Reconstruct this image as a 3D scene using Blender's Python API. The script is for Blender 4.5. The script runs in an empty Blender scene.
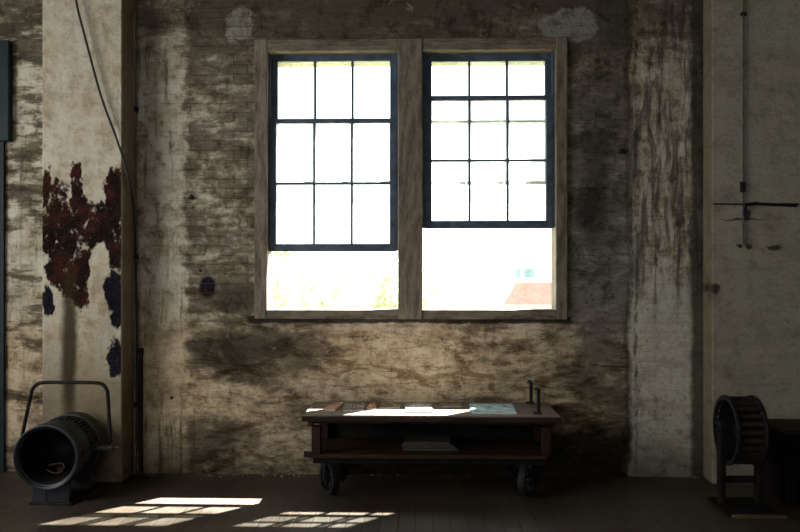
import bpy, bmesh, math, random
from mathutils import Vector, Matrix
random.seed(7)
PI = math.pi
SC = bpy.context.scene
COL = SC.collection

# ------------------------------------------------------------------ camera
EYE = 1.55
YAW = math.radians(1.7)
F = 800.0
D = 5.93                 # inner face of the window wall
CY, SY = math.cos(YAW), math.sin(YAW)
cam = bpy.data.cameras.new('camera')
cam.lens = 36.0
cam.sensor_width = 36.0
camo = bpy.data.objects.new('camera', cam)
camo.location = (0, 0, EYE)
camo.rotation_euler = (PI/2, 0, YAW)
COL.objects.link(camo)
SC.camera = camo

def ray(px, py):
    u, v = (px-400)/F, (266-py)/F
    return Vector((u*CY - SY, u*SY + CY, v))
def P(px, py, Y=D):                 # where a sight line meets the plane y = Y
    r = ray(px, py)
    t = Y/r.y
    return (r.x*t, EYE + r.z*t)
def PX(px, Y=D): return P(px, 266, Y)[0]
def PZ(py, Y=D, px=400): return P(px, py, Y)[1]
def FL(px, py, z=0.0):              # where a sight line meets height z
    r = ray(px, py)
    t = (z-EYE)/r.z
    return (r.x*t, r.y*t)

# ------------------------------------------------------------------ mesh helpers
def new(name, bm, m, parent=None, smooth=False, loc=None, recalc=True):
    if recalc:
        bmesh.ops.recalc_face_normals(bm, faces=bm.faces[:])
    me = bpy.data.meshes.new(name)
    bm.to_mesh(me); bm.free()
    if smooth:
        for p in me.polygons: p.use_smooth = True
        try: me.set_sharp_from_angle(angle=math.radians(38))
        except Exception: pass
    if m: me.materials.append(m)
    o = bpy.data.objects.new(name, me)
    COL.objects.link(o)
    if parent: o.parent = parent
    if loc: o.location = loc
    return o
def tag(o, label=None, cat=None, group=None, kind=None):
    if label: o['label'] = label
    if cat: o['category'] = cat
    if group: o['group'] = group
    if kind: o['kind'] = kind
    return o
def thing(name, label, cat, loc=(0, 0, 0), rz=0, group=None):
    o = bpy.data.objects.new(name, None)
    o.empty_display_size = 0.1
    COL.objects.link(o)
    o.location = loc; o.rotation_euler = (0, 0, rz)
    return tag(o, label, cat, group)
def struct(name, bm, m, parent=None, **k):
    return tag(new(name, bm, m, parent, **k), kind='structure')
def dup(root, loc, rz=0, label=None, group=None):
    r = root.copy(); COL.objects.link(r); r.location = loc; r.rotation_euler = (0, 0, rz)
    if label: r['label'] = label
    if group: r['group'] = group
    for ch in list(root.children):
        c = ch.copy(); COL.objects.link(c); c.parent = r
        for g in list(ch.children):
            d = g.copy(); COL.objects.link(d); d.parent = c
    return r
def merge(bm, src, mat=None):
    me = bpy.data.meshes.new('tmp')
    if mat: bmesh.ops.transform(src, matrix=mat, verts=src.verts[:])
    src.to_mesh(me); src.free()
    bm.from_mesh(me); bpy.data.meshes.remove(me)
def box(bm, x0, x1, y0, y1, z0, z1, bev=0.0, mat=None, seg=1):
    t = bmesh.new()
    bmesh.ops.create_cube(t, size=1)
    for v in t.verts:
        v.co = Vector((x0+(v.co.x+.5)*(x1-x0), y0+(v.co.y+.5)*(y1-y0), z0+(v.co.z+.5)*(z1-z0)))
    if bev > 0:
        bmesh.ops.bevel(t, geom=t.edges[:], offset=bev, segments=seg, affect='EDGES', profile=.6)
    merge(bm, t, mat)
    return bm
def B(*a, **k): return box(bmesh.new(), *a, **k)
def cyl(bm, p0, p1, r0, r1=None, seg=20):
    r1 = r0 if r1 is None else r1
    p0, p1 = Vector(p0), Vector(p1)
    t = bmesh.new()
    bmesh.ops.create_cone(t, cap_ends=True, segments=seg, radius1=r0, radius2=r1, depth=(p1-p0).length)
    q = (p1-p0).to_track_quat('Z', 'Y').to_matrix().to_4x4()
    merge(bm, t, Matrix.Translation((p0+p1)/2) @ q)
    return bm
def tube(bm, pts, r, seg=10, cap=True):
    pts = [Vector(p) for p in pts]
    n = len(pts)
    rings = []
    up = None
    for i, p in enumerate(pts):
        d = (pts[min(i+1, n-1)] - pts[max(i-1, 0)]).normalized()
        if up is None:
            up = d.orthogonal().normalized()
        up = (up - d*up.dot(d)).normalized()
        s = d.cross(up)
        rr = r[i] if isinstance(r, (list, tuple)) else r
        rings.append([bm.verts.new(p + (up*math.cos(a) + s*math.sin(a))*rr) for a in [2*PI*k/seg for k in range(seg)]])
    for a, b in zip(rings, rings[1:]):
        for k in range(seg):
            bm.faces.new((a[k], a[(k+1) % seg], b[(k+1) % seg], b[k]))
    if cap:
        bm.faces.new(rings[0]); bm.faces.new(rings[-1])
    return bm
def smoothpath(pts, n=6):
    pts = [Vector(p) for p in pts]
    out = []
    for i in range(len(pts)-1):
        p0, p1, p2, p3 = pts[max(i-1, 0)], pts[i], pts[i+1], pts[min(i+2, len(pts)-1)]
        for k in range(n):
            t = k/n
            out.append(.5*((2*p1) + (p2-p0)*t + (2*p0-5*p1+4*p2-p3)*t*t + (3*p1-p0-3*p2+p3)*t**3))
    out.append(pts[-1])
    return out
def lathe(bm, prof, axis='Y', c=(0, 0, 0), seg=48, closed=False):
    # prof: list of (along, radius)
    c = Vector(c)
    rings = []
    for a, r in prof:
        ring = []
        for k in range(seg):
            t = 2*PI*k/seg
            u, v = r*math.cos(t), r*math.sin(t)
            co = Vector((u, a, v)) if axis == 'Y' else Vector((a, u, v)) if axis == 'X' else Vector((u, v, a))
            ring.append(bm.verts.new(c+co))
        rings.append(ring)
    pairs = list(zip(rings, rings[1:])) + ([(rings[-1], rings[0])] if closed else [])
    for a, b in pairs:
        for k in range(seg):
            bm.faces.new((a[k], a[(k+1) % seg], b[(k+1) % seg], b[k]))
    if not closed:
        for r, e in ((rings[0], prof[0]), (rings[-1], prof[-1])):
            if e[1] > 1e-4:
                bm.faces.new(r)
    return bm
def quads(bm, xs, zs, y0, y1, hole):
    # a wall slab on a grid of xs and zs with the cells of hole left open, closed all around
    nx, nz = len(xs)-1, len(zs)-1
    V = {}
    def v(i, j, k):
        if (i, j, k) not in V: V[(i, j, k)] = bm.verts.new((xs[i], (y0, y1)[k], zs[j]))
        return V[(i, j, k)]
    solid = lambda i, j: 0 <= i < nx and 0 <= j < nz and (i, j) not in hole
    for i in range(nx):
        for j in range(nz):
            if not solid(i, j): continue
            for k in (0, 1):
                bm.faces.new((v(i, j, k), v(i+1, j, k), v(i+1, j+1, k), v(i, j+1, k)))
            for di, dj, a, b in ((-1, 0, (i, j), (i, j+1)), (1, 0, (i+1, j), (i+1, j+1)), (0, -1, (i, j), (i+1, j)), (0, 1, (i, j+1), (i+1, j+1))):
                if not solid(i+di, j+dj):
                    bm.faces.new((v(*a, 0), v(*b, 0), v(*b, 1), v(*a, 1)))
    return bm

# ------------------------------------------------------------------ node helpers
class NT:
    def __init__(s, name):
        s.mat = bpy.data.materials.new(name)
        s.mat.use_nodes = True
        s.t = s.mat.node_tree
        s.t.nodes.clear()
        s.out = s.t.nodes.new('ShaderNodeOutputMaterial')
    def n(s, kind, **ins):
        nd = s.t.nodes.new(kind)
        for k, v in ins.items():
            s.set(nd.inputs[k.replace('_', ' ')], v)
        return nd
    def set(s, sock, v):
        if isinstance(v, bpy.types.NodeSocket): s.t.links.new(v, sock)
        elif isinstance(v, (tuple, list)) and len(v) == 3 and sock.type == 'RGBA': sock.default_value = (*v, 1)
        else: sock.default_value = v
    def m(s, op, a, b=None, clamp=False):
        nd = s.t.nodes.new('ShaderNodeMath'); nd.operation = op; nd.use_clamp = clamp
        s.set(nd.inputs[0], a)
        if b is not None: s.set(nd.inputs[1], b)
        return nd.outputs[0]
    def pos(s): return s.t.nodes.new('ShaderNodeNewGeometry').outputs['Position']
    def obj(s): return s.t.nodes.new('ShaderNodeTexCoord').outputs['Object']
    def gen(s): return s.t.nodes.new('ShaderNodeTexCoord').outputs['Generated']
    def sep(s, v):
        nd = s.t.nodes.new('ShaderNodeSeparateXYZ'); s.t.links.new(v, nd.inputs[0]); return nd.outputs
    def comb(s, x, y, z):
        nd = s.t.nodes.new('ShaderNodeCombineXYZ')
        for i, v in enumerate((x, y, z)): s.set(nd.inputs[i], v)
        return nd.outputs[0]
    def scale(s, v, k):
        nd = s.t.nodes.new('ShaderNodeVectorMath'); nd.operation = 'MULTIPLY'
        s.t.links.new(v, nd.inputs[0]); nd.inputs[1].default_value = k; return nd.outputs[0]
    def noise(s, v, sc, det=4, rough=.6, dist=0.0, col=False):
        nd = s.t.nodes.new('ShaderNodeTexNoise')
        s.t.links.new(v, nd.inputs['Vector'])
        nd.inputs['Scale'].default_value = sc; nd.inputs['Detail'].default_value = det
        nd.inputs['Roughness'].default_value = rough; nd.inputs['Distortion'].default_value = dist
        return nd.outputs['Color' if col else 'Fac']
    def mr(s, v, a, b, c=0.0, d=1.0, smooth=True):
        nd = s.t.nodes.new('ShaderNodeMapRange')
        if smooth: nd.interpolation_type = 'SMOOTHSTEP'
        nd.clamp = True
        for k, x in zip(('Value', 'From Min', 'From Max', 'To Min', 'To Max'), (v, a, b, c, d)): s.set(nd.inputs[k], x)
        return nd.outputs[0]
    def mix(s, f, a, b, mode='MIX'):
        nd = s.t.nodes.new('ShaderNodeMix'); nd.data_type = 'RGBA'; nd.blend_type = mode
        s.set(nd.inputs[0], f); s.set(nd.inputs[6], a); s.set(nd.inputs[7], b)
        return nd.outputs[2]
    def bump(s, h, strength=.5, dist=.01):
        nd = s.t.nodes.new('ShaderNodeBump')
        s.set(nd.inputs['Height'], h); nd.inputs['Strength'].default_value = strength; nd.inputs['Distance'].default_value = dist
        return nd.outputs[0]
    def bsdf(s, col, rough=.6, metal=0.0, spec=.5, normal=None):
        nd = s.t.nodes.new('ShaderNodeBsdfPrincipled')
        s.set(nd.inputs['Base Color'], col); s.set(nd.inputs['Roughness'], rough); s.set(nd.inputs['Metallic'], metal)
        nd.inputs['Specular IOR Level'].default_value = spec
        if normal: s.t.links.new(normal, nd.inputs['Normal'])
        s.t.links.new(nd.outputs[0], s.out.inputs[0])
        return nd

def simple(name, a, b=None, sc=12, rough=.6, metal=0.0, spec=.2, stretch=(1, 1, 1), bump=.15, bd=.004, world=False):
    t = NT(name)
    b = b or tuple(x*.6 for x in a)
    v = t.scale(t.pos() if world else t.obj(), stretch)
    n1 = t.noise(v, sc, 5, .65)
    n2 = t.noise(v, sc*5, 3, .6)
    f = t.mr(t.m('ADD', t.m('MULTIPLY', n1, .75), t.m('MULTIPLY', n2, .25)), .38, .64)
    t.bsdf(t.mix(f, a, b), rough, metal, spec, t.bump(t.m('ADD', n1, n2), bump, bd) if bump else None)
    return t.mat

def ell(t, x, z, c, r, soft=.25):
    a = t.m('DIVIDE', t.m('SUBTRACT', x, c[0]), r[0])
    b = t.m('DIVIDE', t.m('SUBTRACT', z, c[1]), r[1])
    d = t.m('SQRT', t.m('ADD', t.m('MULTIPLY', a, a), t.m('MULTIPLY', b, b)))
    return t.mr(d, 1-soft, 1+soft, 1.0, 0.0)
def band(t, x, a, b, s):
    if not isinstance(a, float):
        lo = t.mr(t.m('SUBTRACT', x, a), -s, s)
    else: lo = t.mr(x, a-s, a+s)
    return t.m('MULTIPLY', lo, t.mr(x, b-s, b+s, 1.0, 0.0))
def wobble(t, p, amp1, sc1, amp2, sc2, key=0.0):
    x, y, z = t.sep(p)[:3]
    q = t.comb(t.m('ADD', x, key), y, z)
    a, b = t.sep(t.noise(q, sc1, 3, .6, col=True)), t.sep(t.noise(q, sc2, 4, .7, col=True))
    def w(base, i):
        k = t.m('ADD', t.m('MULTIPLY', t.m('SUBTRACT', a[i], .5), amp1), t.m('MULTIPLY', t.m('SUBTRACT', b[i], .5), amp2))
        return t.m('ADD', base, k)
    return w(x, 0), w(z, 2)
def pxe(px, py, rx, ry, Y):
    k = Y/F*1.0
    return P(px, py, Y), (rx*k, ry*k)

def plaster(name, kind, Y):
    """limewashed brick and plaster, dirt, painted shade, old paint spills; world coordinates because it belongs to the building"""
    t = NT(name)
    p = t.pos()
    x, y, z = t.sep(p)[:3]
    xy = t.m('ADD', x, t.m('MULTIPLY', y, 1.0))
    uv = t.comb(xy, z, 0.0)
    wx, wz = wobble(t, p, .18, 3.0, .10, 14.0)
    # bricks behind the limewash
    br = t.t.nodes.new('ShaderNodeTexBrick')
    t.t.links.new(t.comb(t.m('ADD', xy, t.m('MULTIPLY', t.m('SUBTRACT', wx, x), .09)), t.m('ADD', z, t.m('MULTIPLY', t.m('SUBTRACT', wz, z), .13)), 0.0), br.inputs['Vector'])
    br.inputs['Scale'].default_value = 1.0
    br.inputs['Brick Width'].default_value = .215; br.inputs['Row Height'].default_value = .071
    br.inputs['Mortar Size'].default_value = .006; br.inputs['Mortar Smooth'].default_value = .6
    br.inputs['Color1'].default_value = (.35, .35, .35, 1); br.inputs['Color2'].default_value = (1, 1, 1, 1); br.inputs['Mortar'].default_value = (0, 0, 0, 1)
    mort, brc = br.outputs['Fac'], t.sep(br.outputs['Color'])[0]
    big = t.noise(p, 1.1, 5, .6)
    med = t.noise(p, 4.5, 6, .68)
    hor = t.noise(t.scale(p, (1.0, 1.0, 2.4)), 3.4, 7, .72, .2)
    ver = t.noise(t.scale(p, (9.0, 9.0, .9)), 2.0, 5, .7)
    fine = t.noise(p, 40.0, 4, .7)
    grit = t.noise(p, 95.0, 2, .6)
    cloud = t.noise(p, 9.0, 6, .7, .3)
    c_white = (.37, .34, .275) if kind != 'main' else (.44, .405, .33)
    c_tan = (.30, .245, .165) if kind != 'main' else (.29, .245, .168)
    c_brown, c_dark = (.105, .082, .055), (.035, .029, .021)
    col = t.mix(t.mr(med, .38, .66), c_white, c_tan)
    h = t.m('MULTIPLY', fine, .35)
    if kind == 'main':
        warm = t.mr(wz, PZ(300), PZ(345))
        col = t.mix(t.m('MULTIPLY', warm, .6), col, t.mix(t.mr(cloud, .35, .65), (.50, .365, .215), (.30, .205, .11)))
        # grime over the raw brick, thinner on the limewashed bands beside both piers
        lband = t.m('MAXIMUM', band(t, wx, PX(128), PX(186), .05), t.m('MULTIPLY', band(t, wx, -6.0, PX(60), .05), .8))
        rband = band(t, t.m('ADD', x, t.m('MULTIPLY', t.m('SUBTRACT', wx, x), .35)), PX(629), PX(720), .012)
        bands = t.m('MAXIMUM', lband, rband)
        low = ell(t, wx, wz, *pxe(390, 365, 95, 42, Y), .5)  # cleaner patch under the window, bounced glow of the sunlit deck painted in
        low2 = ell(t, wx, wz, *pxe(225, 405, 60, 22, Y), .6)
        low3 = ell(t, wx, wz, *pxe(260, 448, 60, 18, Y), .6)
        clean_glow = t.m('MAXIMUM', low, t.m('MULTIPLY', t.m('MAXIMUM', low2, low3), .75))
        gr = t.m('ADD', t.m('MULTIPLY', hor, .7), t.m('MULTIPLY', big, .35))
        gr = t.m('SUBTRACT', gr, t.m('MULTIPLY', bands, .13))
        gr = t.m('SUBTRACT', gr, t.m('MULTIPLY', clean_glow, .15))
        topd = t.mr(wz, PZ(80), PZ(5))
        gr = t.m('ADD', gr, t.m('MULTIPLY', topd, .20))  # wall darkens towards the top
        west = band(t, wx, -6.0, PX(50), .05)
        gr = t.m('ADD', gr, t.m('MULTIPLY', west, t.mr(t.noise(t.scale(p, (.8, .8, 3.2)), 2.6, 5, .65), .44, .62, -.02, .22)))
        mid = t.m('MULTIPLY', band(t, wx, PX(188), PX(260), .02), t.mr(wz, PZ(330), PZ(312)))
        gr = t.m('ADD', gr, t.m('MULTIPLY', mid, .055))
        rzone = band(t, wx, PX(560), PX(640), .15)
        gr = t.m('ADD', gr, t.m('MULTIPLY', rzone, .07))
        wet = t.m('MAXIMUM', ell(t, wx, wz, *pxe(255, 352, 78, 22, Y), .55), ell(t, wx, wz, *pxe(215, 438, 45, 20, Y), .6))
        wet = t.m('MAXIMUM', wet, ell(t, wx, wz, *pxe(250, 300, 40, 14, Y), .6))
        gr = t.m('ADD', gr, t.m('MULTIPLY', wet, .16))
        col = t.mix(t.m('MULTIPLY', t.mr(gr, .43, .60), .88), col, c_brown)
        col = t.mix(t.m('MULTIPLY', t.mr(gr, .54, .74), .75), col, c_dark)
        # streaks down the pale bands
        col = t.mix(t.m('MULTIPLY', t.m('MULTIPLY', t.mr(ver, .50, .68), bands), .7), col, (.10, .085, .06))
        col = t.mix(t.m('MULTIPLY', t.mr(ver, .56, .72), .45), col, c_dark)
        # grey cement patches
        cem = t.m('MAXIMUM', ell(t, wx, wz, *pxe(566, 26, 28, 16, Y), .12), ell(t, wx, wz, *pxe(240, 27, 12, 18, Y), .15))
        cem = t.m('MAXIMUM', cem, t.m('MULTIPLY', ell(t, wx, wz, *pxe(605, 290, 30, 70, Y), .6), .6))
        col = t.mix(t.m('MULTIPLY', cem, .75), col, (.21, .20, .175))
        upper = t.m('MULTIPLY', rband, t.mr(wz, PZ(330), PZ(240)))
        col = t.mix(t.m('MULTIPLY', t.m('MULTIPLY', t.mr(t.noise(t.scale(p, (5.0, 5.0, .8)), 2.6, 6, .72, .6), .44, .60), upper), .85), col, (.062, .047, .042))
        lowr = t.m('MULTIPLY', rband, t.mr(wz, PZ(260), PZ(330)))
        col = t.mix(t.m('MULTIPLY', lowr, .65), col, (.43, .42, .365))
        ex = t.m('ADD', x, t.m('MULTIPLY', t.m('SUBTRACT', wx, x), .30))
        chip = t.m('MULTIPLY', band(t, ex, PX(628), PX(632.5), .008), t.m('MULTIPLY', t.mr(t.noise(t.scale(p, (2, 2, 1.6)), 8.0, 5, .75), .46, .56), t.mr(wz, PZ(195), PZ(260))))
        col = t.mix(t.m('MULTIPLY', chip, .9), col, (.46, .44, .37))
        col = t.mix(t.m('MULTIPLY', t.m('MULTIPLY', band(t, ex, PX(634), PX(637.5), .008), t.mr(t.noise(t.scale(p, (2, 2, 1.2)), 6.0, 5, .75), .42, .58)), .7), col, (.03, .026, .02))
        cool = ell(t, wx, wz, *pxe(598, 190, 34, 120, Y), .6)
        col = t.mix(t.m('MULTIPLY', cool, .45), col, (.075, .074, .072))
        tar_shade = t.m('MULTIPLY', band(t, wx, PX(322), PX(628), .04), t.mr(wz, PZ(421), PZ(437)))  # tar stain with the cart's shade on the wall painted in
        # darker towards the foot of the wall
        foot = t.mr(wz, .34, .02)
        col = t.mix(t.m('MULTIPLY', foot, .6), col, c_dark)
        ch = t.mr(med, .60, .70)
        col = t.mix(t.m('MULTIPLY', ch, .5), col, (.40, .37, .31))
        # old spots and smears, then painted corner, sill and cart shade
        smear = t.m('MAXIMUM', ell(t, wx, wz, *pxe(592, 208, 11, 32, Y), .7), t.m('MULTIPLY', ell(t, wx, wz, *pxe(603, 150, 10, 40, Y), .8), .5))
        col = t.mix(t.m('MULTIPLY', smear, .85), col, (.018, .016, .015))
        sx = t.m('ADD', x, t.m('MULTIPLY', t.m('SUBTRACT', wx, x), .4)); sz = t.m('ADD', z, t.m('MULTIPLY', t.m('SUBTRACT', wz, z), .4))
        spot = ell(t, sx, sz, *pxe(208, 287, 8.5, 11, Y), .25)
        col = t.mix(spot, col, (.007, .007, .012))
        for q in ((193, 199, 3, 2.5), (172, 398, 1.8, 1.8), (624, 151, 5, 3), (201, 271, 1.5, 1.5)):
            col = t.mix(ell(t, sx, sz, *pxe(*q, Y), .3), col, (.015, .013, .012))
        crn = t.m('MAXIMUM', t.m('MULTIPLY', band(t, t.m('ADD', x, t.m('MULTIPLY', t.m('SUBTRACT', wx, x), .4)), PX(691), PX(720), .025), .88), t.m('MULTIPLY', band(t, t.m('ADD', x, t.m('MULTIPLY', t.m('SUBTRACT', wx, x), .6)), PX(625), PX(631), .012), .55))
        col = t.mix(crn, col, (.035, .029, .021))  # shade in the right pier's corner painted in, with the plaster edge
        sill_shadow = t.m('MULTIPLY', band(t, z, t.m('ADD', ozb-.030, t.m('MULTIPLY', t.m('SUBTRACT', wz, z), .25)), ozb+.02, .006), band(t, wx, oxl-.03, oxr+.05, .02))
        col = t.mix(t.m('MULTIPLY', sill_shadow, .9), col, (.012, .010, .008))  # shadow line under the sill painted on the wall
        col = t.mix(t.m('MULTIPLY', tar_shade, .93), col, (.009, .0085, .008))
        bw = .13
    elif kind == 'left':
        gr = t.m('ADD', t.m('MULTIPLY', hor, .4), t.m('MULTIPLY', big, .4))
        col = t.mix(t.m('MULTIPLY', t.mr(gr, .42, .60), .35), col, c_brown)
        side = t.mr(x, PX(121, Y)-.002, PX(121, Y)+.004)           # bare brown return of the pier
        col = t.mix(t.m('MULTIPLY', side, .7), col, (.20, .15, .105))
        col = t.mix(t.m('MULTIPLY', t.mr(wz, PZ(300, Y), PZ(430, Y)), .7), col, (.20, .155, .09))
        col = t.mix(t.m('MULTIPLY', t.mr(ver, .5, .62), .25), col, (.22, .19, .14))
        col = t.mix(t.m('MULTIPLY', t.mr(t.m('ADD', wz, t.m('MULTIPLY', t.m('SUBTRACT', cloud, .5), 1.2)), PZ(320, Y), PZ(440, Y)), .72), col, (.11, .085, .055))  # lower pier darkened, its shadows painted together with dirt
        # spilled oxide paint
        sx = t.m('ADD', x, t.m('MULTIPLY', t.m('SUBTRACT', wx, x), .75)); sz = t.m('ADD', z, t.m('MULTIPLY', t.m('SUBTRACT', wz, z), 1.1))
        red = None
        for q in ((82, 222, 46, 26), (58, 228, 20, 48), (76, 182, 7, 22), (45, 190, 5, 26), (116, 200, 11, 34), (68, 266, 26, 30), (78, 288, 17, 20), (115, 235, 11, 45)):
            e = ell(t, sx, sz, *pxe(*q, Y), .35)
            red = e if red is None else t.m('MAXIMUM', red, e)
        hole = ell(t, sx, sz, *pxe(102, 266, 12, 22, Y), .3)
        hole = t.m('MAXIMUM', hole, ell(t, sx, sz, *pxe(95, 290, 7, 20, Y), .3))
        red = t.m('MULTIPLY', red, t.m('SUBTRACT', 1.0, hole))
        rag = t.m('MULTIPLY', t.m('SUBTRACT', t.noise(t.scale(p, (1.25, 1, .85)), 9.0, 6, .72), .5), 4.2)
        red = t.m('MULTIPLY', t.mr(t.m('ADD', red, rag), .25, .75), t.mr(red, .05, .3))
        front = t.m('SUBTRACT', 1.0, side)
        cloud0 = t.noise(p, 7.0, 5, .65)
        rc = t.mix(t.mr(cloud0, .38, .6), (.028, .009, .007), (.009, .005, .005))
        col = t.mix(t.m('MULTIPLY', t.m('MULTIPLY', red, front), 1.0), col, rc)
        blk = None
        for q in ((47, 305, 6, 14), (115, 292, 10, 22), (117, 318, 7, 14), (116, 358, 8, 19)):
            e = ell(t, sx, sz, *pxe(*q, Y), .35)
            blk = e if blk is None else t.m('MAXIMUM', blk, e)
        blk = t.m('MULTIPLY', t.mr(t.m('ADD', blk, t.m('MULTIPLY', rag, .6)), .25, .75), t.mr(blk, .05, .3))
        col = t.mix(t.m('MULTIPLY', t.m('MULTIPLY', blk, front), 1.0), col, (.007, .007, .011))
        drip = ell(t, t.m('ADD', x, t.m('MULTIPLY', t.m('SUBTRACT', wx, x), .35)), wz, *pxe(69, 352, 8, 75, Y), .5)
        col = t.mix(t.m('MULTIPLY', drip, .93), col, (.026, .019, .009))
        speck = t.m('MULTIPLY', t.mr(fine, .62, .7), ell(t, sx, sz, *pxe(98, 345, 24, 50, Y), .5))
        col = t.mix(t.m('MULTIPLY', speck, .7), col, (.05, .04, .02))
        bw = .03
    else:
        gr = t.m('ADD', t.m('MULTIPLY', hor, .5), t.m('MULTIPLY', big, .45))
        col = t.mix(.75, col, (.24, .222, .18))
        col = t.mix(t.m('MULTIPLY', t.mr(gr, .45, .66), .5), col, c_brown)
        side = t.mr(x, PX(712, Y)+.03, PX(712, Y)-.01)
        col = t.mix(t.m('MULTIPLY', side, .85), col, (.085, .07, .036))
        sx = t.m('ADD', x, t.m('MULTIPLY', t.m('SUBTRACT', wx, x), .5)); sz = t.m('ADD', z, t.m('MULTIPLY', t.m('SUBTRACT', wz, z), .5))
        for q in ((746, 215, 4, 6), (739, 246, 3, 2), (775, 246, 7, 2.4), (749, 246, 3, 2.6), (741, 220, 20, 1.0), (716, 288, 5, 5)):
            col = t.mix(t.m('MULTIPLY', ell(t, sx, sz, *pxe(*q, Y), .35), .85), col, (.02, .017, .013))
        bw = .05
    dash = t.noise(t.scale(p, (1.2, 1.2, 6.0)), 4.2, 6, .7, .6)
    dk = {'main': .62, 'left': .08, 'right': .12}[kind]
    if kind == 'main': dk = t.m('SUBTRACT', dk, t.m('MULTIPLY', bands, .5))
    col = t.mix(t.m('MULTIPLY', t.mr(dash, .54, .67), dk), col, c_dark)
    ck = .3
    if kind == 'main':
        ck = t.m('SUBTRACT', t.m('SUBTRACT', .75, t.m('MULTIPLY', warm, .5)), t.m('MULTIPLY', lowr, .45), True)
        lay = t.noise(t.scale(p, (1.0, 1.0, 3.0)), 3.1, 7, .74, .9)
        col = t.mix(t.m('MULTIPLY', t.m('MULTIPLY', t.mr(lay, .47, .60), warm), t.m('SUBTRACT', .8, t.m('MULTIPLY', bands, .5))), col, (.34, .27, .19), 'MULTIPLY')
    col = t.mix(t.m('MULTIPLY', t.mr(cloud, .50, .66), ck), col, (.34, .31, .265), 'MULTIPLY')
    blot = t.noise(p, 2.3, 6, .72, .5)
    col = t.mix(t.m('MULTIPLY', t.mr(blot, .53, .66), .75 if kind == 'main' else .3), col, (.32, .288, .242), 'MULTIPLY')
    if kind == 'main': bw = t.m('ADD', bw, t.m('MULTIPLY', mid, .30))
    # mortar lines show through where the wash is thin
    thin = t.mr(t.m('ADD', t.m('MULTIPLY', hor, .6), t.m('MULTIPLY', med, .4)), .40, .60)
    mf = t.m('MULTIPLY', t.m('MULTIPLY', mort, thin), bw)
    col = t.mix(mf, col, (.05, .04, .028))
    col = t.mix(t.m('MULTIPLY', t.m('MULTIPLY', t.m('SUBTRACT', 1.0, brc), thin), t.m('MULTIPLY', bw, .5)), col, (.07, .05, .032))
    col = t.mix(t.m('MULTIPLY', t.mr(fine, .54, .68), .45 if kind == 'main' else .22), col, c_dark)
    col = t.mix(t.m('MULTIPLY', t.mr(grit, .60, .72), .07), col, (.42, .39, .32))
    h = t.m('SUBTRACT', t.m('ADD', h, t.m('MULTIPLY', med, .9)), t.m('MULTIPLY', t.m('MULTIPLY', mort, thin), bw))
    h = t.m('ADD', h, t.m('MULTIPLY', hor, .8))
    t.bsdf(col, 1.0, 0, .0, t.bump(h, .8, .02))
    return t.mat

# ------------------------------------------------------------------ materials
PL = D-.27            # front of the left pier
PR = D-.19            # front of the right pier
oxl, oxr = PX(255), PX(567)
ozb, ozt = PZ(319, D, 411), PZ(39, D, 411)
M = {}
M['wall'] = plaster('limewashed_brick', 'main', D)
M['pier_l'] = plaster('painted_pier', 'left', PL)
M['pier_r'] = plaster('grey_pier', 'right', PR)
M['plain'] = simple('old_plaster', (.22, .19, .14), (.10, .08, .055), 2, .9, world=True)
M['ceil'] = simple('dark_ceiling_boards', (.10, .085, .065), (.05, .04, .03), 3, .9, world=True)
M['casing'] = simple('weathered_casing', (.155, .130, .096), (.065, .050, .036), 7, .8, stretch=(4, 4, .8), bump=.4)
M['casing_h'] = simple('weathered_casing_rail', (.150, .125, .092), (.060, .047, .034), 7, .8, stretch=(.8, 4, 4), bump=.4)
M['sash'] = simple('blue_grey_sash_paint', (.060, .078, .105), (.030, .040, .055), 10, .5)
M['iron'] = simple('blackened_iron', (.014, .0135, .0145), (.006, .006, .006), 22, .55, 0, bump=.25, spec=.07)
M['rust'] = simple('rusty_iron', (.026, .017, .013), (.010, .008, .007), 25, .75, 0, bump=.35, spec=.1)
M['lampmetal'] = simple('worn_black_enamel', (.015, .017, .022), (.007, .008, .010), 18, .42, 0, spec=.22, bump=.12)
M['lampin'] = simple('sooty_reflector', (.006, .005, .005), (.003, .003, .003), 15, .6, 0, spec=.2)
M['bare'] = simple('bare_worn_steel', (.075, .072, .07), (.03, .028, .027), 20, .5, .2)
M['copper'] = simple('rusty_orange_latch', (.045, .018, .012), (.02, .010, .008), 30, .7, .2)
M['cart'] = simple('dark_oiled_timber', (.030, .015, .008), (.010, .006, .004), 6, .6, stretch=(.7, 6, 6), bump=.3, spec=.08)
M['cart_top'] = simple('worn_deck_timber', (.16, .128, .110), (.070, .054, .045), 6, .34, stretch=(.7, 8, 8), bump=.2)
M['cart_v'] = simple('dark_oiled_post', (.026, .012, .008), (.009, .006, .004), 6, .6, stretch=(6, 6, .7), bump=.3, spec=.08)
M['stand'] = simple('dark_stand_timber', (.010, .008, .007), (.005, .0045, .0045), 8, .8, spec=.05, bump=.3)
M['plank'] = simple('raw_plank_edge', (.09, .06, .034), (.04, .026, .017), 8, .7, stretch=(1, 6, 6))
M['crate'] = simple('blackened_crate_wood', (.008, .006, .005), (.004, .0035, .0035), 6, .9, spec=.03, stretch=(1, 6, 6), bump=.3)
M['crate_top'] = simple('dusty_crate_lid', (.045, .028, .018), (.012, .009, .007), 8, .85, stretch=(1, 6, 6), bump=.3)
M['teal'] = simple('dark_teal_paint', (.007, .017, .019), (.004, .009, .011), 5, .6)
M['rubber'] = simple('black_cable_sheath', (.020, .019, .017), (.011, .010, .010), 30, .6)
M['pipe'] = simple('brown_conduit', (.20, .16, .13), (.10, .075, .058), 12, .6, 0, stretch=(4, 4, .6))
M['debris'] = simple('fallen_plaster', (.17, .145, .11), (.08, .065, .05), 10, .95)
M['lintel'] = simple('buff_stone', (.20, .165, .11), (.15, .12, .08), 6, .9, world=True)
M['paper'] = simple('yellowed_paper', (.52, .49, .43), (.40, .37, .31), 20, .85, bump=.05)
M['brickred'] = None

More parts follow.
